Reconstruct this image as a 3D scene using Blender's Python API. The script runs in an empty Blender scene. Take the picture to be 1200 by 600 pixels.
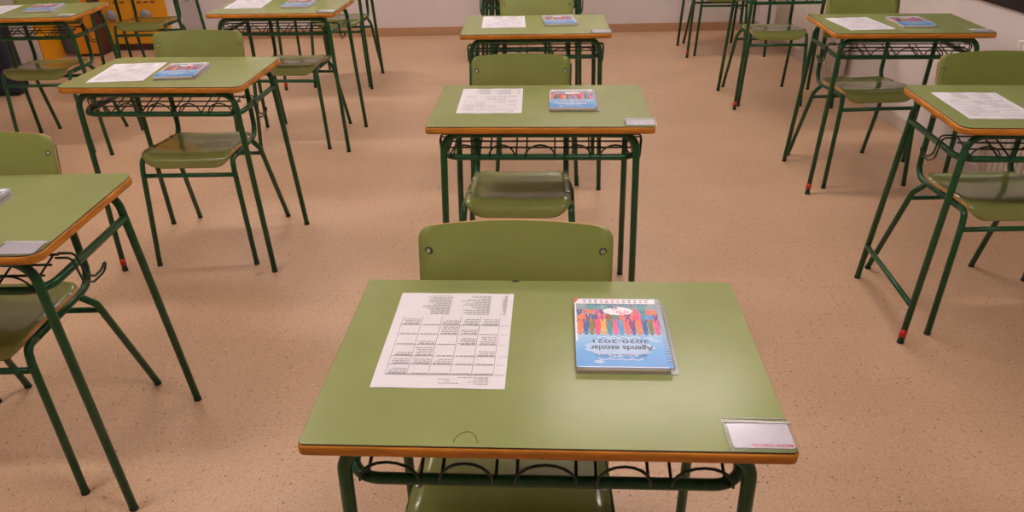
import bpy, bmesh, math, random
from mathutils import Vector, Matrix
random.seed(7)
S = bpy.context.scene
COL = S.collection
PI = math.pi

# ------------------------------------------------------------------ materials
def new_mat(name):
    m = bpy.data.materials.new(name); m.use_nodes = True
    nt = m.node_tree
    b = nt.nodes['Principled BSDF']
    return m, nt, b

def N(nt, kind, **kw):
    n = nt.nodes.new(kind)
    for k, v in kw.items(): setattr(n, k, v)
    return n

def ramp(nt, stops, interp='LINEAR'):
    r = N(nt, 'ShaderNodeValToRGB'); cr = r.color_ramp; cr.interpolation = interp
    while len(cr.elements) < len(stops): cr.elements.new(0.5)
    for e, (p, c) in zip(cr.elements, stops):
        e.position = p; e.color = (*c, 1) if len(c) == 3 else c
    return r

def mixc(nt, fac, a, b, blend='MIX'):
    m = N(nt, 'ShaderNodeMix', data_type='RGBA', blend_type=blend)
    for sock, v in ((0, fac), (6, a), (7, b)):
        if hasattr(v, 'links') or hasattr(v, 'is_linked'): nt.links.new(v, m.inputs[sock])
        else: m.inputs[sock].default_value = v if sock == 0 else (*v, 1)
    return m.outputs[2]

def mottled(name, col, var=0.06, scale=30, rough=0.5, rvar=0.0, bump=0.0, spec=0.5, stretch=None, coat=0.0):
    """plain coloured surface with a faint procedural mottle"""
    m, nt, b = new_mat(name)
    tc = N(nt, 'ShaderNodeTexCoord')
    vec = tc.outputs['Object']
    if stretch:
        mp = N(nt, 'ShaderNodeMapping'); mp.inputs['Scale'].default_value = stretch
        nt.links.new(vec, mp.inputs['Vector']); vec = mp.outputs['Vector']
    no = N(nt, 'ShaderNodeTexNoise'); no.inputs['Scale'].default_value = scale
    no.inputs['Detail'].default_value = 5
    nt.links.new(vec, no.inputs['Vector'])
    r = ramp(nt, [(0.3, tuple(c * (1 - var) for c in col)), (0.7, tuple(min(1, c * (1 + var)) for c in col))])
    nt.links.new(no.outputs['Fac'], r.inputs['Fac'])
    nt.links.new(r.outputs['Color'], b.inputs['Base Color'])
    b.inputs['Roughness'].default_value = rough
    b.inputs['Specular IOR Level'].default_value = spec
    if coat:
        b.inputs['Coat Weight'].default_value = coat; b.inputs['Coat Roughness'].default_value = 0.12
    if rvar:
        mr = N(nt, 'ShaderNodeMapRange'); mr.inputs['To Min'].default_value = rough - rvar; mr.inputs['To Max'].default_value = rough + rvar
        n2 = N(nt, 'ShaderNodeTexNoise'); n2.inputs['Scale'].default_value = 55; n2.inputs['Detail'].default_value = 6
        nt.links.new(tc.outputs['Object'], n2.inputs['Vector'])
        nt.links.new(n2.outputs['Fac'], mr.inputs['Value']); nt.links.new(mr.outputs[0], b.inputs['Roughness'])
    if bump:
        bp = N(nt, 'ShaderNodeBump'); bp.inputs['Strength'].default_value = bump; bp.inputs['Distance'].default_value = 0.002
        nt.links.new(no.outputs['Fac'], bp.inputs['Height']); nt.links.new(bp.outputs['Normal'], b.inputs['Normal'])
    return m

M = {}
M['laminate'] = mottled('green_laminate', (0.280, 0.316, 0.112), 0.04, 9, 0.225, 0.03, 0.0, 0.22)
M['wood_edge'] = mottled('orange_wood_edge', (0.60, 0.225, 0.022), 0.28, 14, 0.45, 0, 0, 0.4, (1, 1, 6))
M['edge_line'] = mottled('dark_laminate_core_line', (0.06, 0.035, 0.015), 0.1, 40, 0.5)
M['raw_wood'] = mottled('underside_board', (0.28, 0.18, 0.09), 0.15, 20, 0.7)
M['seat_green'] = mottled('olive_green_seat', (0.255, 0.285, 0.075), 0.06, 12, 0.2, 0.05, 0, 0.5, coat=0.25)
M['back_green'] = mottled('olive_green_backrest', (0.265, 0.305, 0.075), 0.06, 10, 0.34, 0.04, 0, 0.45)
M['ply_edge'] = mottled('plywood_edge', (0.60, 0.32, 0.10), 0.25, 60, 0.5, 0, 0, 0.4, (1, 1, 8))
M['paint'] = mottled('dark_green_enamel', (0.011, 0.082, 0.027), 0.18, 40, 0.30, 0, 0, 0.42)
M['wire'] = mottled('dark_green_wire', (0.012, 0.035, 0.016), 0.15, 40, 0.38, 0, 0, 0.5)
M['rubber'] = mottled('black_rubber', (0.012, 0.012, 0.012), 0.2, 60, 0.6)
M['tape'] = mottled('red_tape', (0.55, 0.016, 0.014), 0.15, 90, 0.5)
M['steel'] = mottled('steel', (0.62, 0.60, 0.58), 0.08, 90, 0.28); M['steel'].node_tree.nodes['Principled BSDF'].inputs['Metallic'].default_value = 1
M['dark_steel'] = mottled('dark_washer', (0.03, 0.03, 0.03), 0.1, 90, 0.4)
M['paper'] = mottled('white_paper', (0.80, 0.775, 0.80), 0.015, 20, 0.75)
M['ink'] = mottled('grey_print', (0.20, 0.17, 0.18), 0.1, 400, 0.8)
M['ink_light'] = mottled('pale_grey_print', (0.40, 0.36, 0.38), 0.1, 400, 0.8)
M['pages'] = mottled('page_block', (0.74, 0.63, 0.60), 0.12, 60, 0.8, 0, 0, 0.3, (1, 1, 40))
M['card'] = mottled('card_white', (0.74, 0.70, 0.76), 0.02, 30, 0.5)
M['red_ink'] = mottled('red_felt_pen', (0.70, 0.05, 0.10), 0.1, 200, 0.7)
M['pencil'] = mottled('pencil_graphite', (0.03, 0.035, 0.02), 0.2, 200, 0.7)
M['black_ink'] = mottled('black_print', (0.012, 0.014, 0.03), 0.1, 200, 0.45)
M['navy_ink'] = mottled('navy_print', (0.04, 0.06, 0.20), 0.1, 200, 0.45)
for nm, c in dict(orange=(0.85, 0.20, 0.04), navy=(0.05, 0.09, 0.30), olive=(0.20, 0.17, 0.03), pink=(0.80, 0.06, 0.16),
                  yellow=(0.85, 0.45, 0.06), teal=(0.03, 0.25, 0.26), rose=(0.80, 0.10, 0.28), sky=(0.08, 0.30, 0.60),
                  coral=(0.85, 0.14, 0.09), plum=(0.20, 0.04, 0.22), brown=(0.23, 0.09, 0.02)).items():
    M['p_' + nm] = mottled('print_' + nm, c, 0.12, 200, 0.4)
M['p_cloud'] = mottled('print_cloud', (0.46, 0.62, 0.86), 0.08, 60, 0.4)
M['p_white'] = mottled('print_white', (0.86, 0.86, 0.90), 0.02, 60, 0.4)
M['p_grey'] = mottled('print_grey_teal', (0.30, 0.36, 0.40), 0.30, 70, 0.4)
M['p_teal2'] = mottled('print_pale_teal', (0.14, 0.38, 0.40), 0.2, 70, 0.4)
M['grey_plastic'] = mottled('grey_translucent_plastic', (0.34, 0.34, 0.31), 0.08, 60, 0.25)

# agenda cover: printed blue design running from deep to pale blue across the cover
def cover_mat():
    m, nt, b = new_mat('printed_blue_cover')
    tc = N(nt, 'ShaderNodeTexCoord'); sx = N(nt, 'ShaderNodeSeparateXYZ')
    nt.links.new(tc.outputs['Object'], sx.inputs[0])
    mr = N(nt, 'ShaderNodeMapRange'); mr.inputs['From Min'].default_value = -0.109; mr.inputs['From Max'].default_value = 0.109
    nt.links.new(sx.outputs['Y'], mr.inputs['Value'])
    r = ramp(nt, [(0, (0.025, 0.24, 0.66)), (0.2, (0.055, 0.34, 0.74)), (0.45, (0.30, 0.56, 0.82)), (0.6, (0.45, 0.58, 0.75)), (1, (0.35, 0.42, 0.48))])
    nt.links.new(mr.outputs[0], r.inputs['Fac']); nt.links.new(r.outputs['Color'], b.inputs['Base Color'])
    b.inputs['Roughness'].default_value = 0.28
    return m
M['cover'] = cover_mat()

def clear_mat():
    m, nt, b = new_mat('clear_plastic')
    out = nt.nodes['Material Output']
    tr = N(nt, 'ShaderNodeBsdfTransparent'); tr.inputs[0].default_value = (0.985, 0.985, 0.98, 1)
    gl = N(nt, 'ShaderNodeBsdfGlossy'); gl.inputs['Roughness'].default_value = 0.2
    no = N(nt, 'ShaderNodeTexNoise'); no.inputs['Scale'].default_value = 25
    bp = N(nt, 'ShaderNodeBump'); bp.inputs['Strength'].default_value = 0.1; bp.inputs['Distance'].default_value = 0.002
    nt.links.new(no.outputs['Fac'], bp.inputs['Height']); nt.links.new(bp.outputs['Normal'], gl.inputs['Normal'])
    fr = N(nt, 'ShaderNodeFresnel'); fr.inputs['IOR'].default_value = 1.5
    mx = N(nt, 'ShaderNodeMixShader')
    ad = N(nt, 'ShaderNodeMath', operation='ADD'); ad.inputs[1].default_value = 0.05
    nt.links.new(fr.outputs[0], ad.inputs[0])
    nt.links.new(ad.outputs[0], mx.inputs[0]); nt.links.new(tr.outputs[0], mx.inputs[1]); nt.links.new(gl.outputs[0], mx.inputs[2])
    nt.links.new(mx.outputs[0], out.inputs['Surface'])
    return m
M['clear'] = clear_mat()
M['seal'] = mottled('milky_plastic_seal', (0.88, 0.88, 0.86), 0.04, 60, 0.2)

def floor_mat():
    m, nt, b = new_mat('speckled_floor')
    tc = N(nt, 'ShaderNodeTexCoord')
    big = N(nt, 'ShaderNodeTexNoise'); big.inputs['Scale'].default_value = 2.2; big.inputs['Detail'].default_value = 4
    nt.links.new(tc.outputs['Object'], big.inputs['Vector'])
    base = ramp(nt, [(0.3, (0.560, 0.362, 0.215)), (0.7, (0.625, 0.408, 0.252))])
    nt.links.new(big.outputs['Fac'], base.inputs['Fac'])
    c = base.outputs['Color']
    # fine granules
    fine = N(nt, 'ShaderNodeTexNoise'); fine.inputs['Scale'].default_value = 130; fine.inputs['Detail'].default_value = 3
    nt.links.new(tc.outputs['Object'], fine.inputs['Vector'])
    fr = ramp(nt, [(0.30, (0.80, 0.78, 0.74)), (0.5, (1, 1, 1)), (0.72, (1.0, 1.0, 1.0))])
    nt.links.new(fine.outputs['Fac'], fr.inputs['Fac'])
    c = mixc(nt, 0.8, c, fr.outputs['Color'], 'MULTIPLY')
    # chips of two sizes
    for sc, th, fac, colr in ((105, 0.19, 0.48, (0.15, 0.085, 0.05)), (42, 0.11, 0.70, (0.12, 0.07, 0.045)), (70, 0.16, 0.4, (0.78, 0.60, 0.44))):
        v = N(nt, 'ShaderNodeTexVoronoi'); v.inputs['Scale'].default_value = sc
        mp = N(nt, 'ShaderNodeMapping'); mp.inputs['Location'].default_value = (sc * 0.13, sc * 0.07, 0)
        nt.links.new(tc.outputs['Object'], mp.inputs['Vector']); nt.links.new(mp.outputs[0], v.inputs['Vector'])
        # only some of the cells hold a chip
        sep = N(nt, 'ShaderNodeSeparateColor'); nt.links.new(v.outputs['Color'], sep.inputs[0])
        gt = N(nt, 'ShaderNodeMath', operation='GREATER_THAN'); gt.inputs[1].default_value = 0.56
        nt.links.new(sep.outputs[0], gt.inputs[0])
        lt = N(nt, 'ShaderNodeMapRange'); lt.inputs['From Min'].default_value = th; lt.inputs['From Max'].default_value = th * 1.6
        lt.inputs['To Min'].default_value = fac; lt.inputs['To Max'].default_value = 0
        nt.links.new(v.outputs['Distance'], lt.inputs['Value'])
        mu = N(nt, 'ShaderNodeMath', operation='MULTIPLY'); nt.links.new(gt.outputs[0], mu.inputs[0]); nt.links.new(lt.outputs[0], mu.inputs[1])
        c = mixc(nt, mu.outputs[0], c, colr)
    # fine tile joints
    br = N(nt, 'ShaderNodeTexBrick'); br.offset = 0; br.squash = 1
    br.inputs['Scale'].default_value = 1; br.inputs['Brick Width'].default_value = 0.4; br.inputs['Row Height'].default_value = 0.4
    br.inputs['Mortar Size'].default_value = 0.0014; br.inputs['Mortar Smooth'].default_value = 0.1
    br.inputs['Color1'].default_value = (1, 1, 1, 1); br.inputs['Color2'].default_value = (0.985, 0.98, 0.978, 1); br.inputs['Mortar'].default_value = (0.84, 0.80, 0.76, 1)
    mp = N(nt, 'ShaderNodeMapping'); mp.inputs['Location'].default_value = (0.08, -0.165, 0)
    nt.links.new(tc.outputs['Object'], mp.inputs['Vector']); nt.links.new(mp.outputs[0], br.inputs['Vector'])
    c = mixc(nt, 0.68, c, br.outputs['Color'], 'MULTIPLY')
    nt.links.new(c, b.inputs['Base Color'])
    b.inputs['Roughness'].default_value = 0.42; b.inputs['Specular IOR Level'].default_value = 0.35
    return m
M['floor'] = floor_mat()
M['skirting'] = mottled('tan_terrazzo_skirting', (0.47, 0.265, 0.14), 0.15, 140, 0.45)
M['skirting_pale'] = mottled('pale_skirting', (0.55, 0.47, 0.40), 0.08, 90, 0.5)
M['wall'] = mottled('off_white_plaster', (0.70, 0.635, 0.60), 0.025, 6, 0.85, 0, 0.15)
M['ceiling'] = mottled('white_ceiling', (0.80, 0.78, 0.75), 0.02, 8, 0.9)
M['radiator'] = mottled('cream_radiator_enamel', (0.66, 0.60, 0.53), 0.05, 20, 0.4)
M['dark_frame'] = mottled('dark_brown_frame', (0.014, 0.008, 0.008), 0.25, 25, 0.45, 0, 0, 0.4, (1, 6, 1))
M['yellow'] = mottled('yellow_lacquer', (0.78, 0.34, 0.012), 0.06, 10, 0.4)
M['orange_door'] = mottled('orange_yellow_lacquer', (0.74, 0.27, 0.010), 0.06, 10, 0.4)
M['cab_white'] = mottled('white_cabinet_board', (0.70, 0.63, 0.60), 0.03, 10, 0.5)
M['plinth'] = mottled('dark_plinth', (0.09, 0.05, 0.04), 0.12, 20, 0.6)
M['cab_dark'] = mottled('dark_red_brown_shaded_board', (0.10, 0.028, 0.016), 0.2, 15, 0.6)  # cupboard inside; also carries the shade painted onto the locker's sides
M['grey'] = mottled('grey_plastic_panel', (0.33, 0.29, 0.27), 0.06, 20, 0.5)
M['pull_grey'] = mottled('round_grey_pull', (0.30, 0.30, 0.31), 0.15, 50, 0.35)
M['navy_fabric'] = mottled('navy_blue_board', (0.010, 0.013, 0.035), 0.2, 40, 0.6)
M['pillar'] = mottled('grey_pillar_paint', (0.47, 0.41, 0.385), 0.04, 12, 0.6)
M['lamp_body'] = mottled('white_lamp_steel', (0.75, 0.75, 0.74), 0.03, 20, 0.4)
def emit(name, col, st):
    m, nt, b = new_mat(name)
    b.inputs['Base Color'].default_value = (0.8, 0.8, 0.8, 1)
    b.inputs['Emission Color'].default_value = (*col, 1); b.inputs['Emission Strength'].default_value = st
    return m
M['lamp'] = emit('lit_lamp_diffuser', (1.0, 0.885, 0.875), 15.0)
def night_glass():
    m, nt, b = new_mat('night_window_glass')
    b.inputs['Base Color'].default_value = (0.012, 0.010, 0.010, 1); b.inputs['Roughness'].default_value = 0.06
    return m
M['glass'] = night_glass()

# ------------------------------------------------------------------ mesh helpers
class MB:
    """collects geometry with several material slots and links it as ONE mesh object"""
    def __init__(s): s.bm = bmesh.new(); s.mats = []
    def mi(s, key):
        if key not in s.mats: s.mats.append(key)
        return s.mats.index(key)
    def face(s, vs, key, smooth=False):
        try: f = s.bm.faces.new(vs)
        except ValueError: return None
        f.material_index = s.mi(key); f.smooth = smooth; return f
    def poly(s, pts, key, smooth=False):
        return s.face([s.bm.verts.new(p) for p in pts], key, smooth)
    def box(s, lo, hi, key, bev=0.0):
        x0, y0, z0 = lo; x1, y1, z1 = hi
        vs = [s.bm.verts.new(p) for p in ((x0,y0,z0),(x1,y0,z0),(x1,y1,z0),(x0,y1,z0),(x0,y0,z1),(x1,y0,z1),(x1,y1,z1),(x0,y1,z1))]
        fs = [s.face([vs[i] for i in q], key) for q in ((0,3,2,1),(4,5,6,7),(0,1,5,4),(1,2,6,5),(2,3,7,6),(3,0,4,7))]
        if bev:
            es = list({e for f in fs for e in f.edges})
            r = bmesh.ops.bevel(s.bm, geom=es, offset=bev, segments=2, affect='EDGES', profile=0.6)
            for f in r['faces']: f.material_index = s.mi(key)
    def prism(s, outline, z0, z1, key_side, key_top, key_bot=None, bev=0.0, smooth=True):
        """vertical prism; outline = list of (x,y) counter-clockwise; a small rounded rim at the top"""
        key_bot = key_bot or key_side
        cx = sum(p[0] for p in outline) / len(outline); cy = sum(p[1] for p in outline) / len(outline)
        rings = []
        def ring(ins, z):
            pts = inset(outline, ins) if ins else outline
            rings.append([s.bm.verts.new((x, y, z)) for x, y in pts])
        if bev:
            ring(bev, z0); ring(0, z0 + bev); ring(0, z1 - bev); ring(bev * 0.35, z1 - bev * 0.35); ring(bev, z1)
        else:
            ring(0, z0); ring(0, z1)
        n = len(outline)
        for a, b in zip(rings, rings[1:]):
            for i in range(n): s.face([a[i], a[(i+1) % n], b[(i+1) % n], b[i]], key_side, smooth)
        s.face(rings[-1], key_top); s.face(list(reversed(rings[0])), key_bot)
    def tube(s, pts, r, key, fillet=0.0, seg=10, cap=True, steps=6, closed=False):
        P = [Vector(p) for p in pts]
        fl = fillet if isinstance(fillet, (list, tuple)) else [fillet] * len(P)
        path = [P[0]]
        for i in range(1, len(P) - 1):
            f = fl[i]
            a, b, c = P[i-1], P[i], P[i+1]
            if f <= 0: path.append(b); continue
            u = (a - b); w = (c - b); lu, lw = u.length, w.length; u.normalize(); w.normalize()
            ang = u.angle(w)
            if ang > PI - 0.02: path.append(b); continue
            d = min(f / math.tan(ang / 2), lu * 0.49, lw * 0.49)
            p0, p1 = b + u * d, b + w * d
            rad = d * math.tan(ang / 2)
            cen = b + (u + w).normalized() * (rad / math.sin(ang / 2))
            v0, v1 = (p0 - cen), (p1 - cen)
            tot = v0.angle(v1); ax = v0.cross(v1).normalized()
            for k in range(steps + 1):
                path.append(cen + Matrix.Rotation(tot * k / steps, 3, ax) @ v0)
        path.append(P[-1])
        path = [p for i, p in enumerate(path) if i == 0 or (p - path[i-1]).length > 1e-5]
        t = (path[1] - path[0]).normalized()
        nrm = t.orthogonal().normalized()
        rings = []
        for i, p in enumerate(path):
            if i == 0: tn = t
            elif i == len(path) - 1: tn = (path[i] - path[i-1]).normalized()
            else: tn = ((path[i+1] - path[i]).normalized() + (path[i] - path[i-1]).normalized()).normalized()
            q = t.rotation_difference(tn); nrm = (q @ nrm).normalized(); t = tn
            bn = t.cross(nrm).normalized()
            rings.append([s.bm.verts.new(p + (nrm * math.cos(2*PI*k/seg) + bn * math.sin(2*PI*k/seg)) * r) for k in range(seg)])
        for a, b in zip(rings, rings[1:]):
            for k in range(seg): s.face([a[k], a[(k+1) % seg], b[(k+1) % seg], b[k]], key, True)
        if cap:
            s.face(list(reversed(rings[0])), key); s.face(rings[-1], key)
    def lathe(s, prof, key, origin=(0,0,0), axis='z', seg=14):
        """profile of (radius, height) turned about an axis"""
        rings = []
        o = Vector(origin)
        def pt(r, h, k):
            a = 2*PI*k/seg; x, y = r*math.cos(a), r*math.sin(a)
            if axis == 'z': return o + Vector((x, y, h))
            if axis == '-y': return o + Vector((x, -h, y))
            return o + Vector((h, x, y))
        for r, h in prof: rings.append([s.bm.verts.new(pt(r, h, k)) for k in range(seg)])
        for a, b in zip(rings, rings[1:]):
            for k in range(seg): s.face([a[k], a[(k+1) % seg], b[(k+1) % seg], b[k]], key, True)
        s.face(rings[-1], key); s.face(list(reversed(rings[0])), key)
    def build(s, name, parent=None, recalc=True):
        if recalc: bmesh.ops.recalc_face_normals(s.bm, faces=s.bm.faces)
        me = bpy.data.meshes.new(name); s.bm.to_mesh(me); s.bm.free()
        for k in s.mats: me.materials.append(M[k])
        o = bpy.data.objects.new(name, me); COL.objects.link(o)
        if parent: o.parent = parent
        return o

def inset(outline, d):
    n = len(outline); out = []
    for i in range(n):
        a = Vector(outline[i-1]); b = Vector(outline[i]); c = Vector(outline[(i+1) % n])
        e1 = (b - a).normalized(); e2 = (c - b).normalized()
        n1 = Vector((-e1.y, e1.x)); n2 = Vector((-e2.y, e2.x))
        m = (n1 + n2); m = m / max(0.3, (1 + n1.dot(n2)))
        out.append((b.x + m.x * d, b.y + m.y * d))
    return out

def rrect(x0, y0, x1, y1, r, seg=6):
    out = []
    for cx, cy, a0 in ((x1-r, y0+r, -PI/2), (x1-r, y1-r, 0), (x0+r, y1-r, PI/2), (x0+r, y0+r, PI)):
        for k in range(seg + 1):
            a = a0 + PI/2 * k / seg
            out.append((cx + r*math.cos(a), cy + r*math.sin(a)))
    return out

def ellipse(cx, cy, rx, ry, n=18, wob=0, k=0, ph=0):
    return [(cx + rx*(1 + wob*math.cos(k*a + ph))*math.cos(a), cy + ry*(1 + wob*math.cos(k*a + ph))*math.sin(a)) for a in (2*PI*i/n for i in range(n))]

def flat(mb, pts, z, key):
    mb.poly([(x, y, z) for x, y in pts], key)

def text_into(mb, txt, size, key, cx, cy, z, rot=PI, sx=1.0, bold=0.0):
    cu = bpy.data.curves.new('lettering', 'FONT'); cu.body = txt; cu.size = size; cu.align_x = 'CENTER'; cu.align_y = 'CENTER'
    cu.offset = bold; cu.resolution_u = 3
    ob = bpy.data.objects.new('lettering', cu); COL.objects.link(ob)
    dg = bpy.context.evaluated_depsgraph_get()
    me = bpy.data.meshes.new_from_object(ob.evaluated_get(dg))
    bpy.data.objects.remove(ob); bpy.data.curves.remove(cu)
    Mx = Matrix.Translation((cx, cy, z)) @ Matrix.Rotation(rot, 4, 'Z') @ Matrix.Diagonal((sx, 1, 1, 1))
    vs = [mb.bm.verts.new(Mx @ v.co) for v in me.vertices]
    for p in me.polygons: mb.face([vs[i] for i in p.vertices], key)
    bpy.data.meshes.remove(me)

# ------------------------------------------------------------------ scene-graph helpers
def tag(o, label, cat, group=None):
    o['label'] = label; o['category'] = cat
    if group: o['group'] = group
    return o
def thing(name, label, cat, group=None):
    o = bpy.data.objects.new(name, None); COL.objects.link(o)
    o.empty_display_size = 0.1
    return tag(o, label, cat, group)
def struct(o):
    o['kind'] = 'structure'; return o
def dup(root, label):
    """a copy of a thing with copies of its parts and sub-parts"""
    r = root.copy(); COL.objects.link(r); r['label'] = label
    for ch in list(root.children):
        c = ch.copy(); COL.objects.link(c); c.parent = r
        for g in list(ch.children):
            d = g.copy(); COL.objects.link(d); d.parent = c
    return r
def place(o, x, y, z, rz):
    o.location = (x, y, z); o.rotation_euler = (0, 0, rz)

# ------------------------------------------------------------------ the room
WR, WL, WB, WF, ZC = 2.385, -4.75, 7.66, -2.6, 2.95
mb = MB(); mb.box((WL-.2, WF-.2, -.12), (WR+.2, WB+.2, 0), 'floor'); struct(mb.build('floor'))
mb = MB(); mb.box((WL-.2, WF-.2, ZC), (WR+.2, WB+.2, ZC+.12), 'ceiling'); struct(mb.build('ceiling'))
mb = MB(); mb.box((WL-.15, WB, 0), (WR+.15, WB+.15, ZC), 'wall'); struct(mb.build('wall_back'))
mb = MB(); mb.box((WL-.15, WF-.15, 0), (WR+.15, WF, ZC), 'wall'); struct(mb.build('wall_front'))
mb = MB(); mb.box((WL-.15, WF, 0), (WL, WB, ZC), 'wall'); struct(mb.build('wall_left'))
# right wall with one long window opening
W0, W1, WZ0, WZ1 = -1.6, 6.6, 0.80, 2.25
mb = MB()
mb.box((WR, WF, 0), (WR+.15, WB, WZ0), 'wall'); mb.box((WR, WF, WZ1), (WR+.15, WB, ZC), 'wall')
mb.box((WR, WF, WZ0), (WR+.15, W0, WZ1), 'wall'); mb.box((WR, W1, WZ0), (WR+.15, WB, WZ1), 'wall')
struct(mb.build('wall_right'))
mb = MB()
mb.box((WR-.012, W0, WZ0), (WR+.10, W1, WZ0+.09), 'dark_frame', .004); mb.box((WR-.012, W0, WZ1-.07), (WR+.10, W1, WZ1), 'dark_frame', .004)
k = 5
for i in range(k+1):
    y = W0 + (W1-W0-.07)*i/k
    mb.box((WR-.006, y, WZ0+.09), (WR+.09, y+.07, WZ1-.07), 'dark_frame', .004)
win = mb.build('window_1'); struct(win)
mb = MB()
mb.box((WR+.04, W0+.01, WZ0+.02), (WR+.055, W1-.01, WZ1-.02), 'glass')
g = mb.build('window_pane', win)
mb = MB(); mb.box((WL, WB-.014, 0), (WR, WB, .076), 'skirting', .003); struct(mb.build('baseboard_back'))
mb = MB(); mb.box((WR-.014, WF, 0), (WR, WB-.014, .075), 'skirting_pale', .003); struct(mb.build('baseboard_right'))
mb = MB(); mb.box((WL, WF, 0), (WL+.014, WB-.014, .076), 'skirting', .003); struct(mb.build('baseboard_left'))
mb = MB(); mb.box((-3.085, 7.48, 0), (-2.945, WB, ZC), 'pillar', .004); struct(mb.build('trim_1'))

# ceiling lamps (switched on)
lamp_spots = [(x, y) for y in (0.75, 3.6, 6.3) for x in (-2.0, 0.80)]
rowname = {0.75: 'nearest the camera end', 3.6: 'over the middle of the room', 6.3: 'nearest the back wall'}
colname = {-2.0: 'on the left', 0.80: 'on the right'}
lamp0 = None
for (x, y) in lamp_spots:
    lab = 'lit white ceiling lamp %s, %s' % (colname[x], rowname[y])
    if lamp0 is None:
        lamp0 = thing('ceiling_lamp', lab, 'lamp', 'lit ceiling lamps')
        mb = MB(); mb.box((-.64, -.17, -.07), (.64, .17, 0), 'lamp_body', .006); mb.build('housing', lamp0)
        mb = MB(); mb.box((-.61, -.145, -.082), (.61, .145, -.0701), 'lamp', .003); mb.build('diffuser', lamp0)
        o = lamp0
    else: o = dup(lamp0, lab)
    place(o, x, y, ZC, 0)

# radiators under the windows
def radiator(y0, y1, z0, z1, label):
    t = thing('radiator', label, 'radiator', 'radiators under the window')
    place(t, WR-.045, (y0+y1)/2, 0, 0)
    L = y1 - y0; n = int(L / 0.042); 
    mb = MB()
    for i in range(n):
        yc = -L/2 + .021 + i*(L-.042)/(n-1)
        # one ribbed column: rounded vertical bar with head and foot bulge
        mb.prism(rrect(-.038, yc-.0155, .022, yc+.0155, .011, 3), z0, z1, 'radiator', 'radiator', bev=.006)
    mb.build('fins', t)
    mb = MB()
    for z in (z0+.05, z1-.05): mb.tube([(-.006, -L/2+.005, z), (-.006, L/2-.005, z)], .016, 'radiator', seg=10)
    mb.build('header_pipe', t)
    for y in (-L/2+.12, L/2-.12):
        for z in (z0+.105, z1-.105):
            mb = MB(); mb.box((.0, y-.015, z-.015), (.0445, y+.015, z+.015), 'radiator', .003); mb.build('wall_bracket', t)
    return t
radiator(1.75, 3.56, .10, .71, 'cream ribbed radiator behind the nearest right-hand desk, by the window')
radiator(5.42, 6.95, .10, .70, 'cream ribbed radiator in the far right corner under the window')

# ------------------------------------------------------------------ yellow cupboards at the back left
cab = thing('storage_cupboard', 'storage cupboard with two yellow doors on a dark plinth, against the back wall', 'cupboard')
place(cab, -3.5, 7.21, 0, 0)
x0, x1 = -.15, .43
mb = MB()
mb.box((x0, .0, .055), (x0+.018, .40, 1.75), 'cab_dark'); mb.box((x1-.02, .0, .055), (x1, .40, 1.75), 'cab_white')
mb.box((x0, .0, 1.73), (x1, .40, 1.75), 'cab_white'); mb.box((x0+.018, .0, .055), (x1-.02, .40, .075), 'cab_dark')
mb.box((x0+.018, .38, .075), (x1-.02, .40, 1.73), 'cab_dark')
mb.build('carcass', cab)
mb = MB(); mb.box((x0+.01, .02, 0), (x1-.01, .39, .055), 'plinth'); mb.build('plinth', cab)
for i, (a, b) in enumerate(((x0+.002, .118), (.122, x1-.003))):
    mb = MB(); mb.box((a, -.02, .062), (b, -.001, 1.745), 'yellow', .003)
    for q in range(3):
        mb.box((a+.06+q*.06, -.0212, .402), (a+.10+q*.06, -.0195, .416), 'plinth')
    d = mb.build('door', cab)
    mb = MB(); cxp = -.075 if i == 0 else .235
    mb.lathe([(.05, 0), (.05, .006), (.042, .016), (.02, .02)], 'pull_grey', (cxp, -.02, .30), '-y', 20); mb.build('pull', d)
loc = thing('narrow_locker', 'narrow orange-fronted locker with shade-painted dark sides, left of the two-door yellow cupboard', 'locker')
place(loc, -3.76, 7.0, 0, 0)
mb = MB(); mb.box((-.105, .0, .02), (.105, .36, 1.70), 'cab_dark', .003); mb.build('carcass', loc)  # shaded side of the locker put into the colour as dark red-brown
mb = MB(); mb.box((-.095, .01, 0), (.095, .35, .0199), 'plinth'); mb.build('plinth', loc)
mb = MB(); mb.box((-.107, -.02, .025), (.103, -.001, 1.70), 'orange_door', .003); d = mb.build('door', loc)
mb = MB(); mb.lathe([(.022, 0), (.022, .006), (.018, .014), (.008, .018)], 'pull_grey', (.07, -.02, .85), '-y', 18); mb.build('pull', d)

cab2 = thing('side_cupboard', 'white-fronted cupboard with yellow end panel at the far left behind a desk', 'cupboard')
place(cab2, -4.24, 6.72, 0, 0)
mb = MB(); mb.box((-.26, .0, .0), (.21, .33, 1.75), 'cab_white', .003); mb.build('carcass', cab2)
mb = MB(); mb.box((.211, .0, .0), (.229, .33, 1.75), 'yellow', .002); mb.build('end_panel', cab2)
for a, b in ((-.258, -.027), (-.023, .208)):
    mb = MB(); mb.box((a, -.018, .008), (b, -.001, 1.745), 'cab_white', .003); mb.build('door', cab2)

gb = thing('storage_tub', 'grey plastic tub with a pale rim on the floor between the two cupboards', 'tub')
place(gb, -4.07, 7.30, 0, 0)
mb = MB(); mb.prism(rrect(-.10, -.13, .09, .13, .03), 0, .44, 'grey', 'grey', bev=.012); mb.build('tub_body', gb)
mb = MB(); mb.prism(rrect(-.11, -.14, .10, .14, .035), .4405, .465, 'pillar', 'pillar', bev=.006); mb.build('lid', gb)

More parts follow.
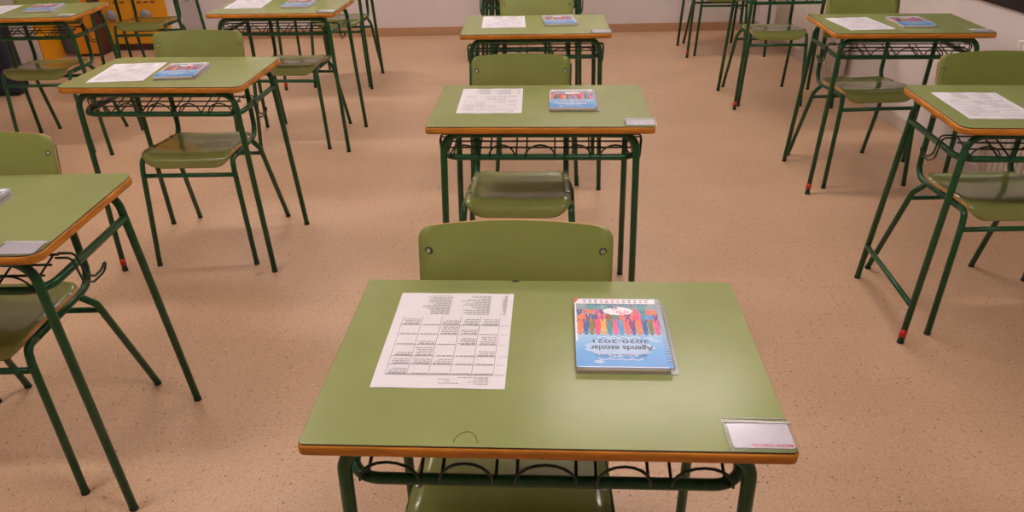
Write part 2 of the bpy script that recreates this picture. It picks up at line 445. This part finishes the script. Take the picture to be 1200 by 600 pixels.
nb = thing('low_cabinet', 'dark navy cabinet at the left edge, behind the far-left desk', 'cabinet')
place(nb, -3.93, 5.68, 0, 0)
mb = MB(); mb.box((-.30, .0, .03), (.26, .15, .80), 'navy_fabric', .006); mb.build('carcass', nb)
mb = MB(); mb.box((-.28, .015, .0), (.24, .14, .0299), 'rubber'); mb.build('plinth', nb)
for a, b in ((-.296, -.022), (-.018, .256)):
    mb = MB(); mb.box((a, -.016, .035), (b, -.001, .795), 'navy_fabric', .003); d = mb.build('door', nb)

# ------------------------------------------------------------------ the school desk
DW, DD, DH, DT = 0.70, 0.489, 0.760, 0.022
RT = 0.0112
def leg_path(sx, front):
    yT, y65, yF = (-.196, -.205, -.229) if front else (.200, .212, .250)
    X = .300
    return [(sx*.323, yF, .006), (sx*X, yT + (y65-yT)*.5, .724), (sx*.20, yT, .724)], yT

def make_top(r, t):
    mb = MB()
    mb.prism(rrect(-DW/2, -DD/2, DW/2, DD/2, r, 7), DH-DT, DH-.0022, 'wood_edge', 'wood_edge', 'raw_wood', bev=.0035)
    mb.prism(rrect(-DW/2+.0022, -DD/2+.0022, DW/2-.0022, DD/2-.0022, r-.002, 7), DH-.0022, DH, 'edge_line', 'laminate', bev=.0006)
    return mb.build('tabletop', t)

def make_desk(label):
    t = thing('school_desk', label, 'desk', 'green school desks')
    make_top(.011, t)
    for front in (True, False):
        for sx in (-1, 1):
            p, yT = leg_path(sx, front)
            mb = MB(); mb.tube(p, RT, 'paint', [0, .062, 0], seg=12, steps=7)
            leg = mb.build('leg', t)
            a, b = Vector(p[0]), Vector(p[1]); u = (b-a).normalized()
            mb = MB(); mb.tube([(a.x, a.y, 0.0), tuple(a + u*.003)], RT+.0008, 'rubber', seg=12)
            mb.build('foot_cap', leg)
            if front and sx == -1:
                mb = MB(); mb.tube([tuple(a + u*.020), tuple(a + u*.049)], RT+.0007, 'tape', seg=12)
                k = mb.build('tape_band', leg); k['label'] = 'red tape band'
        mb = MB(); mb.tube([(-.20, yT, .724), (.20, yT, .724)], RT, 'paint', seg=12); mb.build('top_rail', t)
    mb = MB()
    mb.tube([(-.3035, .206, .648), (-.3035, -.190, .648), (.3035, -.190, .648), (.3035, .206, .648)], .0098, 'paint', [0, .05, .05, 0], seg=10, steps=7)
    mb.build('side_rail_frame', t)
    # wire book basket: floor rising from the front rail towards the pupil
    mb = MB(); w = .0031
    zb = lambda y: .6595 + (y+.19)*.23
    for y in (-.155, -.119, -.083):
        mb.tube([(-.288, y, zb(y)), (.288, y, zb(y))], w, 'wire', seg=6)
    for x in (-.272, -.19, -.157, -.074, -.042, .048, .078, .157, .191, .272):
        mb.tube([(x, -.198, .655), (x, -.188, .6545), (x, -.080, zb(-.080)-.005)], w*.9, 'wire', seg=6)
    for a, b in ((-.282, -.190), (-.160, -.078), (-.045, .049), (.078, .160), (.190, .282)):
        c, h = (a+b)/2, (b-a)/2
        mb.tube([(c - h*math.cos(PI*k/10), -.2000, .652 + .038*math.sin(PI*k/10)) for k in range(11)], w*.85, 'wire', seg=6)
    mb.build('book_basket', t)
    for sx in (-1, 1):
        mb = MB()
        X = sx*.327
        mb.tube([(sx*.289, -.083, .6874), (X, -.083, .6874), (X, -.070, .625), (X, -.04, .604), (X, -.006, .604), (sx*.334, -.002, .616)], .003, 'wire', [0, .012, .02, .02, .016, 0], seg=6)
        mb.tube([(sx*.289, -.100, .684), (X, -.100, .684), (X, -.088, .615), (X, -.05, .594), (X, .006, .594), (sx*.334, .011, .617), (sx*.334, -.002, .617)], .003, 'wire', [0, .012, .02, .02, .016, .006, 0], seg=6)
        mb.build('bag_hook', t)
    return t

# ------------------------------------------------------------------ the school chair
RC = 0.0108
def panel(mb, rows, cols, pos, key_a, key_b, key_edge, th):
    """a curved board: pos(i,j) -> (front point, unit normal); closed with an edge strip"""
    A = [[None]*cols for _ in range(rows)]; B = [[None]*cols for _ in range(rows)]
    for i in range(rows):
        for j in range(cols):
            p, n = pos(i, j)
            A[i][j] = mb.bm.verts.new(p); B[i][j] = mb.bm.verts.new(Vector(p) - n*th)
    for i in range(rows-1):
        for j in range(cols-1):
            mb.face([A[i][j], A[i][j+1], A[i+1][j+1], A[i+1][j]], key_a, True)
            mb.face([B[i][j], B[i+1][j], B[i+1][j+1], B[i][j+1]], key_b, True)
    loop = [(0, j) for j in range(cols)] + [(i, cols-1) for i in range(1, rows)] + [(rows-1, j) for j in range(cols-2, -1, -1)] + [(i, 0) for i in range(rows-2, 0, -1)]
    for a, b in zip(loop, loop[1:] + loop[:1]):
        mb.face([A[a[0]][a[1]], B[a[0]][a[1]], B[b[0]][b[1]], A[b[0]][b[1]]], key_edge, False)

def spline(pts, t):
    """Catmull-Rom through pts, t in 0..1"""
    n = len(pts)-1; f = min(t*n, n-1e-6); i = int(f); u = f-i
    P = [pts[max(0, i-1)], pts[i], pts[i+1], pts[min(n, i+2)]]
    def c(a, b, cc, d): return .5*(2*b + (-a+cc)*u + (2*a-5*b+4*cc-d)*u*u + (-a+3*b-3*cc+d)*u**3)
    return tuple(c(*[p[k] for p in P]) for k in range(len(pts[0])))

SEATP = [(-.208, .412), (-.209, .430), (-.205, .448), (-.190, .4630), (-.155, .4685), (-.09, .4655), (-.03, .459), (.03, .4535), (.075, .4525), (.110, .4545), (.130, .4575)]
def edge_rows(n, r0, r1, L):
    # denser rows near both ends for round corners
    out = []
    for k in range(7): out.append(r0*(1-math.cos(PI/2*k/6)))
    m = n
    for k in range(1, m): out.append(r0 + (L-r0-r1)*k/m)
    for k in range(7): out.append(L - r1 + r1*math.sin(PI/2*k/6))
    return out

def make_chair(label):
    t = thing('school_chair', label, 'chair', 'green school chairs')
    # seat
    N_ = 200; prof = [spline(SEATP, k/N_) for k in range(N_+1)]
    cum = [0]
    for a, b in zip(prof, prof[1:]): cum.append(cum[-1] + math.dist(a, b))
    L = cum[-1]
    def at(s):
        s = max(0, min(L, s)); k = 0
        while k < N_-1 and cum[k+1] < s: k += 1
        u = (s-cum[k])/max(1e-9, cum[k+1]-cum[k])
        a, b = prof[k], prof[k+1]
        d = Vector((0, b[0]-a[0], b[1]-a[1])).normalized()
        return (a[0]+(b[0]-a[0])*u, a[1]+(b[1]-a[1])*u), Vector((0, -d.z, d.y))
    HW, R0, R1 = .183, .080, .050
    rows = edge_rows(12, R0, R1, L); cols = 15
    def hw(s):
        HW = .183 - .012*max(0, (s-.12)/L)
        if s < R0: return HW - R0 + math.sqrt(max(0, R0*R0 - (R0-s)**2))
        if s > L-R1: return HW - R1 + math.sqrt(max(0, R1*R1 - (s-(L-R1))**2))
        return HW
    def pos(i, j):
        s = rows[i]; (y, z), n = at(s); f = -1 + 2*j/(cols-1)
        x = hw(s)*f
        dip = .007*(1-(x/HW)**2) * (1 if s > .06 else s/.06)
        return Vector((x, y, z-dip)), n
    mb = MB(); panel(mb, len(rows), cols, pos, 'seat_green', 'raw_wood', 'ply_edge', .0105)
    seat = mb.build('seat', t)
    for x, y in ((-.172, -.105), (.172, -.105), (-.172, .06), (.172, .06)):
        z = min(prof, key=lambda q: abs(q[0]-y))[1] - .0008
        mb = MB(); mb.lathe([(.0065, 0), (.0062, .0012), (.0045, .0022), (.001, .0026)], 'steel', (x, y, z), 'z', 12); mb.build('screw', seat)
    # backrest
    BW, BH, r = .189, .203, .022
    def tube_y(z): return .176 + (z-.65)*.27 if z > .65 else .176
    def bpos_full(x, s):
        z = .645 + s
        y = tube_y(z) - RC - .0125 + .016*(1-(x/BW)**2)
        n = Vector((2*.016*x/BW**2, -1, .27)).normalized()
        return Vector((x, y, z)), n
    rowsb = edge_rows(6, r, r, BH); colsb = 15
    def bpos(i, j):
        s = rowsb[i]; f = -1 + 2*j/(colsb-1)
        if s < r: h = BW - r + math.sqrt(max(0, r*r-(r-s)**2))
        elif s > BH-r: h = BW - r + math.sqrt(max(0, r*r-(s-(BH-r))**2))
        else: h = BW
        x = h*f
        return bpos_full(x, s + .008*(s/BH)*(1-(x/BW)**2))
    mb = MB(); panel(mb, len(rowsb), colsb, bpos, 'back_green', 'back_green', 'ply_edge', .0105)
    back = mb.build('backrest', t)
    for x in (-.170, .170):
        for s in (.045, .158):
            p, n = bpos_full(x, s)
            mb = MB()
            mb.lathe([(.0078, 0), (.0078, .0012), (.006, .0014)], 'dark_steel', tuple(p), '-y', 14)
            mb.lathe([(.0052, .0012), (.0050, .0026), (.0030, .0034), (.0026, .0026)], 'steel', tuple(p), '-y', 12)
            mb.build('screw', back)
    # tube frame
    for sx in (-1, 1):
        X = sx*.182
        fr = [(sx*.208, -.253, .006), (sx*.185, -.205, .405), (X, -.192, .4435), (X, -.15, .4425)]
        mb = MB(); mb.tube(fr, RC, 'paint', [0, .06, .03, 0], seg=10); leg = mb.build('leg', t)
        a = Vector(fr[0]); u = (Vector(fr[1])-a).normalized()
        mb = MB(); mb.tube([(a.x, a.y, 0), tuple(a+u*.003)], RC+.0008, 'rubber', seg=10); mb.build('foot_cap', leg)
        mb = MB(); mb.tube([(X, -.15, .4425), (sx*.168, .176, .427), (sx*.168, .176, .65), (sx*.172, .176+.17*.27, .82)], RC, 'paint', [0, .055, .12, 0], seg=10); mb.build('side_tube', t)
        rr = [(sx*.214, .253, .006), (sx*.190, .130, .378), (sx*.1725, .085, .431)]
        mb = MB(); mb.tube(rr, RC, 'paint', [0, .05, 0], seg=10); leg = mb.build('leg', t)
        a = Vector(rr[0]); u = (Vector(rr[1])-a).normalized()
        mb = MB(); mb.tube([(a.x, a.y, 0), tuple(a+u*.003)], RC+.0008, 'rubber', seg=10); mb.build('foot_cap', leg)
    mb = MB(); mb.tube([(-.187, -.208, .383), (.187, -.208, .383)], .0088, 'paint', seg=10); mb.build('crossbar', t)
    mb = MB(); mb.tube([(-.191, .137, .355), (.191, .137, .355)], .0088, 'paint', seg=10); mb.build('crossbar', t)
    return t

# ------------------------------------------------------------------ things on the desks
def make_sheet(label):
    """A4 timetable, printed to be read from the far side"""
    mb = MB(); rnd = random.Random(3)
    nx, ny = 6, 8
    V = [[mb.bm.verts.new((-.105+.21*i/nx, -.1485+.297*j/ny, .0007 + .0005*math.sin(2.1*i+.8*j)*(1 if j in (0, ny) or i in (0, nx) else .3))) for i in range(nx+1)] for j in range(ny+1)]
    V2 = [[mb.bm.verts.new((v.co.x, v.co.y, v.co.z-.0002)) for v in r] for r in V]
    for j in range(ny):
        for i in range(nx):
            mb.face([V[j][i], V[j][i+1], V[j+1][i+1], V[j+1][i]], 'paper', True)
            mb.face([V2[j][i], V2[j+1][i], V2[j+1][i+1], V2[j][i+1]], 'paper', True)
    Z = .00135
    def bar(xa, ya, xb, yb, key='ink'): flat(mb, [(xa, ya), (xb, ya), (xb, yb), (xa, yb)], Z, key)
    def words(xa, xb, y, h=.0011, key='ink'):
        x = xb
        while x > xa + .003:
            w = min(rnd.uniform(.004, .010), x-xa)
            bar(x-w, y, x, y+h, key); x -= w + .0014
    # table grid: five columns, six rows
    gx = [-.088 + .0345*i for i in range(6)]; gy = [-.112, -.086, -.062, -.028, .004, .034, .064]
    for x in gx: bar(x-.00035, gy[0], x+.00035, gy[-1], 'ink_light')
    for y in gy[:-1]: bar(gx[0], y-.0003, gx[-1], y+.0003, 'ink_light')
    bar(gx[0], gy[0]-.0016, gx[-1], gy[0]-.0004, 'ink_light')
    fill = {(0,5):4,(3,5):4,(4,5):4,(2,5):3,(2,4):5,(3,4):3,(3,3):4,(4,3):5,(1,3):2,(1,2):5,(0,1):3,(0,0):3,(1,1):3,(2,1):3,(0,2):2,(4,2):3}
    for c in range(5):
        for r in range(6):
            n = fill.get((c, r), 0); hgt = gy[r+1]-gy[r]
            words(gx[c]+.004, gx[c+1]-.002, gy[r]+.0015)
            for k in range(min(n, int(hgt/.0052))):
                words(gx[c]+.003+rnd.uniform(0, .004), gx[c+1]-.002, gy[r]+.0042+k*.0050)
    for r in range(6): words(gx[-1]+.003, gx[-1]+.018, gy[r]-.0004, key='ink_light')
    # list of names beyond the table
    for xr, wmin, wmax in ((-.008, .025, .055), (.064, .022, .058), (.094, .006, .010)):
        for k in range(15): words(xr-rnd.uniform(wmin, wmax), xr, .072+k*.0046, .0011, 'ink')
    # footer lines near the camera-side edge
    for k, (xa, xb) in enumerate(((.03, .078), (.055, .078), (.046, .078), (.058, .078))): words(xa, xb, -.121-k*.0055, .0011)
    for k, (xa, xb) in enumerate(((-.002, .016), (.01, .018), (.0, .032))): words(xa, xb, -.1255-k*.0055, .0011)
    o = mb.build('timetable_sheet', None, recalc=False)
    return tag(o, label, 'paper', 'timetable sheets')

def make_agenda(label):
    t = thing('school_diary', label, 'diary', 'spiral school diaries')
    w, d, h = .152, .217, .0125
    mb = MB(); mb.prism(rrect(-w/2+.001, -d/2+.0003, w/2-.004, d/2-.001, .003, 3), .0012, h-.0008, 'pages', 'pages'); mb.build('pages', t)
    mb = MB(); mb.prism(rrect(-w/2, -d/2, w/2+.010, d/2, .004, 3), 0, .0011, 'grey_plastic', 'grey_plastic'); mb.build('back_cover', t)
    mb = MB()
    mb.prism(rrect(-w/2, -d/2, w/2, d/2, .003, 3), h-.0008, h, 'cover', 'cover')
    Z = h + .00015
    Y = lambda f: -d/2 + d*f
    X = lambda f: -w/2 + w*f
    # white logo strip along the far edge with small coloured marks; white hem near and left edge
    flat(mb, [(X(.0), Y(.915)), (X(.95), Y(.915)), (X(.95), Y(.995)), (X(0), Y(.995))], Z, 'p_white')
    flat(mb, [(X(.005), Y(.35)), (X(.022), Y(.35)), (X(.022), Y(.915)), (X(.005), Y(.915))], Z, 'p_white')
    flat(mb, [(X(.005), Y(.004)), (X(.95), Y(.004)), (X(.95), Y(.014)), (X(.005), Y(.014))], Z, 'p_white')
    flat(mb, [(X(.022), Y(.76)), (X(.95), Y(.76)), (X(.95), Y(.915)), (X(.022), Y(.915))], Z, 'p_grey')
    for a, b in ((.14, .30), (.34, .44), (.55, .62), (.72, .82)): flat(mb, [(X(a), Y(.80)), (X(b), Y(.80)), (X(b), Y(.912)), (X(a), Y(.912))], Z+.0001, 'p_teal2')
    for k in range(16): 
        a = .15 + k*.045; flat(mb, [(X(a), Y(.893)), (X(a+.034), Y(.893)), (X(a+.034), Y(.907)), (X(a), Y(.907))], Z+.0002, 'navy_ink')
    marks = ['p_navy', 'p_navy', 'p_plum', 'p_pink', 'p_pink', 'p_coral', 'p_orange', 'p_olive', 'p_navy', 'p_grey', 'p_grey', 'p_plum']
    for k, c in enumerate(marks):
        a = .10 + k*.066
        flat(mb, [(X(a), Y(.965)), (X(a+.044), Y(.965)), (X(a+.044), Y(.977)), (X(a), Y(.977))], Z+.0001, c)
        flat(mb, ellipse(X(a+.02), Y(.94), w*.018, d*.009, 10), Z+.0001, marks[(k*5+3) % 12])
    flat(mb, [(X(0), Y(.93)), (X(.02), Y(.93)), (X(.05), Y(.985)), (X(.08), Y(.995)), (X(0), Y(.995))], Z+.00015, 'p_coral')
    # rows of raised-arm figures standing on their heads as seen from here
    cols = ['orange', 'navy', 'olive', 'pink', 'yellow', 'teal', 'rose', 'sky', 'coral', 'plum', 'orange', 'navy', 'olive', 'rose']
    n = len(cols)
    def figure(cx, yh, s, c, z):
        flat(mb, ellipse(cx, yh, .0030*s, .0052*s, 12), z, 'p_'+c)                     # head
        body = [(-.0036, .006), (0, .0045), (.0036, .006), (.0046, .016), (.0034, .030), (.0052, .044), (.0020, .046), (0, .034), (-.0020, .046), (-.0052, .044), (-.0034, .030), (-.0046, .016)]
        flat(mb, [(cx+a*s, yh+b*s) for a, b in body], z, 'p_'+c)
        for sg in (-1, 1):
            flat(mb, [(cx+sg*.0036*s, yh+.008*s), (cx+sg*.0062*s, yh+.001*s), (cx+sg*.0050*s, yh-.001*s), (cx+sg*.0024*s, yh+.006*s)][::sg], z, 'p_'+c)
    back = ['coral', 'navy', 'brown', 'pink', 'coral', 'olive', 'teal', 'orange', 'plum', 'coral', 'rose', 'sky', 'orange', 'plum']
    for k in range(n): figure(X(.055+.066*k), Y(.625), .95, back[(k*3+1) % n], Z+.00015)
    for k in range(n): figure(X(.09+.064*k), Y(.555), .95, back[k], Z+.00025)
    for k in range(n): figure(X(.055+.066*k), Y(.46), 1.0, cols[k], Z+.00035)
    for k in range(6): flat(mb, ellipse(X(.07+.158*k), Y(.70), .0062, .0090, 14), Z+.0003, 'p_'+['orange', 'navy', 'brown', 'coral', 'pink', 'sky'][k])
    # logo roundel between the figures
    flat(mb, ellipse(X(.50), Y(.795), w*.17, d*.062, 28, .05, 9), Z+.0004, 'p_white')
    for k, (dx, dy, c) in enumerate(((-.085, .012, 'p_navy'), (-.035, .008, 'p_plum'), (.01, -.004, 'p_coral'), (.05, -.012, 'p_pink'), (.095, -.004, 'p_coral'))):
        a, b = ellipse(X(.5+dx), Y(.80)+dy, w*.030, d*.020, 14), ellipse(X(.5+dx), Y(.80)+dy, w*.017, d*.010, 14)
        for i in range(14): flat(mb, [a[i], a[(i+1) % 14], b[(i+1) % 14], b[i]], Z+.0005, c)
    # cloud with the title
    flat(mb, ellipse(X(.47), Y(.265), w*.37, d*.125, 48, .06, 11), Z+.0001, 'p_cloud')
    flat(mb, ellipse(X(.50), Y(.265), w*.31, d*.098, 48, .05, 9), Z+.00018, 'p_white' if False else 'p_cloud')
    for c0, k0, n0 in ((.34, .0, 4), (.40, .36, 4)):
        for q in range(n0):
            cx, cy = X(.30+.115*q), Y(.125 if c0 < .35 else .385)
            a = ellipse(cx, cy, w*.062, d*.030, 16); b = ellipse(cx, cy, w*.052, d*.023, 16)
            rng = range(8, 16) if c0 < .35 else range(0, 8)
            for i in rng: flat(mb, [a[i], a[(i+1) % 16], b[(i+1) % 16], b[i]], Z+.0003, 'p_white')
    for cx, cy, s in ((.24, .075, 1), (.80, .39, 1.1), (.87, .36, .8)):
        flat(mb, ellipse(X(cx), Y(cy), w*.055*s, d*.022*s, 20, .2, 5), Z+.0002, 'p_cloud')
    text_into(mb, 'IES Valle del Ebro', .0098, 'navy_ink', X(.47), Y(.160), Z+.0004, sx=1.2)
    text_into(mb, 'Agenda escolar', .0195, 'black_ink', X(.49), Y(.256), Z+.0004, sx=.85, bold=.0002)
    text_into(mb, '2020-2021', .0145, 'navy_ink', X(.48), Y(.348), Z+.0004, sx=1.55, bold=.0002)
    mb.build('front_cover', t, recalc=False)
    mb = MB()
    for k in range(27):
        y = -d/2 + .012 + k*(d-.024)/26
        pts = [(w/2-.004+.0085*math.cos(a), y, h/2+.0002+.0076*math.sin(a)) for a in (2*PI*q/10 for q in range(11))]
        mb.tube(pts, .0006, 'seal', seg=5, cap=False)
    mb.build('spiral_binding', t)
    return t

def make_tag(label, name=None):
    t = thing('name_card_sleeve', label, 'name card', 'name cards in clear sleeves')
    mb = MB(); mb.prism(rrect(-.043, -.0285, .043, .0265, .006, 5), .0009, .0014, 'card', 'card')
    if name: text_into(mb, name, .0082, 'red_ink', .012, -.0225, .00148, sx=1.0, bold=.0002)
    mb.build('card', t, recalc=False)
    mb = MB()
    V = []
    for j in range(5):
        V.append([mb.bm.verts.new((-.049+.098*i/8, -.037+.066*j/4, .0021 + (.0004 if 0 < i < 8 and 0 < j < 4 else 0)*(.5+.5*math.sin(i*2.3+j*1.7)))) for i in range(9)])
    for j in range(4):
        for i in range(8): mb.face([V[j][i], V[j][i+1], V[j+1][i+1], V[j+1][i]], 'clear', True)
    flat(mb, rrect(-.049, -.037, .049, .037, .003, 3), .0003, 'clear')
    mb.build('clear_sleeve', t, recalc=False)
    mb = MB(); mb.tube([(-.048, .0255, .0026), (-.02, .0262, .0032), (.02, .0252, .0028), (.048, .0255, .0024)], .0015, 'seal', seg=6)
    mb.tube([(-.049, .0365, .0012), (.049, .0365, .0012)], .0005, 'seal', seg=6)
    mb.build('zip_seal', t)
    return t

# ------------------------------------------------------------------ layout: every desk with what belongs to it
# key: x, y, yaw ; chair (dx, dy, yaw) ; sheet, diary, tag in desk coordinates
NAMES = {
 'C1': 'desk nearest the camera', 'C2': 'second desk of the middle column', 'C3': 'third desk of the middle column',
 'C4': 'fourth desk of the middle column', 'C5': 'last middle desk',
 'L1': 'desk cut by the left edge of the foreground', 'L2': 'left desk without a name card', 'L3': 'third desk left of the middle',
 'L4': 'last desk of the column left of the middle', 'LL1': 'desk in the top left corner', 'LL2': 'desk before the yellow cupboard',
 'R1': 'desk cut by the right edge', 'R2': 'second desk of the right column', 'R3': 'third desk of the right column', 'R4': 'last desk of the right column'}
DESKL = {
 'C1': 'green-topped school desk in the foreground, nearest the camera',
 'C2': 'green-topped school desk directly behind the nearest one, second of the middle column',
 'C3': 'green-topped school desk third in the middle column',
 'C4': 'dark green desk legs behind the third middle desk, fourth of the middle column',
 'C5': 'school desk last in the middle column, next to the back wall',
 'L1': 'green-topped school desk cut off by the left edge in the foreground',
 'L2': 'green-topped school desk left of the middle, with no name card',
 'L3': 'green-topped school desk at the top, just behind the one without a name card',
 'L4': 'school desk with only legs in view, farthest of the column left of centre',
 'LL1': 'green-topped school desk in the top left corner, before the white cupboard',
 'LL2': 'school desk of the far left column standing before the yellow cupboard',
 'R1': 'green-topped school desk cut by the right edge, low stretcher between legs',
 'R2': 'green-topped school desk at the top right under the window, with sheet, diary and card',
 'R3': 'school desk third in the right column, only its legs in view',
 'R4': 'school desk last in the right column, farthest legs next to the back wall'}
CHAIRL = {
 'C1': 'green school chair at the nearest desk, its backrest rising behind the tabletop',
 'C2': 'green school chair with shiny seat at the second desk of the middle column',
 'C3': 'green school chair at the third desk of the middle column',
 'C4': 'green school chair at the fourth desk of the middle column, mostly hidden',
 'C5': 'green school chair at the last middle desk by the back wall, mostly hidden',
 'L1': 'green school chair tucked under the desk cut by the left edge',
 'L2': 'green school chair under the left desk without a name card',
 'L3': 'green school chair under the third desk left of the middle',
 'L4': 'green school chair at the last desk left of the middle, by the back wall',
 'LL1': 'green school chair under the desk in the top left corner',
 'LL2': 'green school chair standing in front of the yellow cupboard',
 'R1': 'green school chair under the desk cut by the right edge',
 'R2': 'green school chair under the window desk at the top right',
 'R3': 'green school chair at the third desk of the right column',
 'R4': 'green school chair at the last desk of the right column, by the back wall'}
SETS = [
 ('C1', .049, 1.018, -.055, (-.064, .086, 0.0), (-.168, .040, 0.0), (.124, .045, 0.0), (.303, -.206, 0.0)),
 ('C2', .093, 2.472, -.054, (-.076, .080, 0.0), (-.167, .046, .02), (.105, .026, 0.0), (.307, -.198, 0.0)),
 ('C3', .119, 3.863, -.030, (.006, .088, 0.0), (-.156, .062, .03), (.115, .048, .08), (.305, -.200, 0.0)),
 ('C4', .135, 5.230, -.030, (-.070, .085, 0.0), None, None, None),
 ('C5', .155, 6.640, -.030, (-.070, .085, 0.0), None, None, None),
 ('L1', -1.354, 1.655, -.007, (-.050, .082, .02), None, (.030, .000, .05), (.296, -.207, .0)),
 ('L2', -1.321, 3.027, -.056, (.003, .080, .05), (-.180, -.015, .13), (.042, -.026, .11), None),
 ('L3', -1.280, 4.534, -.054, (-.012, .074, 0.0), (-.217, .066, .10), (.087, .030, .05), (.296, -.195, .05)),
 ('L4', -1.366, 5.940, -.030, (.090, .085, 0.0), None, None, None),
 ('LL1', -2.707, 4.529, .031, (-.020, .077, 0.02), (-.215, .040, .10), (.075, .030, .10), (.296, -.200, 0.0)),
 ('LL2', -2.690, 5.950, .020, (-.030, .085, 0.0), None, None, None),
 ('R1', 1.684, 2.362, -.078, (-.022, .100, .08), (-.188, -.006, 0.0), None, None),
 ('R2', 1.814, 3.727, -.067, (-.040, .122, .10), (-.175, -.010, .11), (.057, -.015, .04), (.300, -.195, .05)),
 ('R3', 1.812, 5.229, -.009, (-.062, .090, -.04), None, None, None),
 ('R4', 1.805, 6.748, -.025, (-.040, .088, 0.0), None, None, None),
]
proto = {}
def get(kind, label):
    if kind not in proto:
        proto[kind] = {'desk': make_desk, 'chair': make_chair, 'sheet': make_sheet, 'diary': make_agenda, 'tag': make_tag}[kind](label)
        return proto[kind]
    return dup(proto[kind], label)

ORDER = ['C2', 'R1'] + [s[0] for s in SETS if s[0] not in ('C2', 'R1')]      # the plain prototype is the second middle desk
for key in ORDER:
    k, x, y, yaw, ch, sh, di, tg = next(s for s in SETS if s[0] == key)
    def world(dx, dy):
        return x + math.cos(yaw)*dx - math.sin(yaw)*dy, y + math.sin(yaw)*dx + math.cos(yaw)*dy
    d = get('desk', DESKL[k]); place(d, x, y, 0, yaw)
    c = get('chair', CHAIRL[k]); place(c, *world(ch[0], ch[1]), 0, yaw+ch[2])
    if sh:
        o = get('sheet', 'printed timetable sheet on the ' + NAMES[k]); place(o, *world(sh[0], sh[1]), DH+.0002, yaw+sh[2])
    if di:
        o = get('diary', 'blue spiral diary on the ' + NAMES[k]); place(o, *world(di[0], di[1]), DH, yaw+di[2])
    if tg:
        lab = 'name card in sleeve on the ' + NAMES[k]
        if k == 'C1': o = make_tag('white name card lettered in red on the nearest desk corner', 'MARIA GARCIA')
        else: o = get('tag', lab)
        place(o, *world(tg[0], tg[1]), DH, yaw+tg[2])
    if k == 'C1':
        mb = MB()
        pts = [(-.128, -.232), (-.126, -.222), (-.119, -.213), (-.111, -.209), (-.103, -.212), (-.097, -.221), (-.0935, -.233)]
        for a, b in zip(pts, pts[1:]):
            mb.tube([(*a, DH+.0001), (*b, DH+.0001)], .0005, 'pencil', seg=5)
        o = mb.build('pencil_scribble', d)
        mb = MB(); mb.prism(ellipse(-.062, DD/2-.005, .008, .0042, 14), DH, DH+.0003, 'pencil', 'pencil'); o = mb.build('chip', d); o['label'] = 'dark chip in the rear edge'
    if k in ('R1', 'L2', 'L1'):                 # these tops have rounder corners
        old = next(q for q in d.children if q.name.startswith('tabletop'))
        if k == 'R1': ROUND = make_top(.034, d)
        else:
            q = ROUND.copy(); COL.objects.link(q); q.parent = d
        bpy.data.objects.remove(old)
    if k == 'R1':
        mb = MB(); mb.tube([(-.321, -.220, .145), (-.321, .241, .145)], .0092, 'paint', seg=10); mb.build('side_stretcher', d)

# the chair of the second middle desk (the first one built) has a narrower backrest
next(q for q in proto['chair'].children if q.name.startswith('backrest')).scale = (.93, 1, 1)

# ------------------------------------------------------------------ camera
F, CX, CY, PITCH, ROLL, H = 868.19, 605.62, 404.0, .58387, -.018068, 1.44587
cam = bpy.data.cameras.new('camera'); co = bpy.data.objects.new('camera', cam); COL.objects.link(co)
cam.sensor_fit = 'HORIZONTAL'; cam.sensor_width = 36; cam.lens = 36*F/1200
cam.shift_x = -(CX-600)/1200; cam.shift_y = (CY-300)/1200
cam.clip_start = .05; cam.clip_end = 60
cp, sp = math.cos(PITCH), math.sin(PITCH)
fwd = Vector((0, cp, -sp)); up = Vector((0, sp, cp)); rt = Vector((1, 0, 0))
c, s = math.cos(ROLL), math.sin(ROLL)
r2 = c*rt + s*up; u2 = -s*rt + c*up
co.matrix_world = Matrix(((r2.x, u2.x, -fwd.x, 0), (r2.y, u2.y, -fwd.y, 0), (r2.z, u2.z, -fwd.z, H), (0, 0, 0, 1)))
S.camera = co

# ------------------------------------------------------------------ world and view
w = bpy.data.worlds.new('night'); S.world = w; w.use_nodes = True
w.node_tree.nodes['Background'].inputs[0].default_value = (0.02, 0.02, 0.03, 1)
w.node_tree.nodes['Background'].inputs[1].default_value = 0.3
S.view_settings.view_transform = 'Standard'; S.view_settings.look = 'None'
S.view_settings.gamma = 1; S.view_settings.exposure = 0.77
S.view_settings.use_curve_mapping = False
S.cycles.use_denoising = True
S.cycles.max_bounces = 8
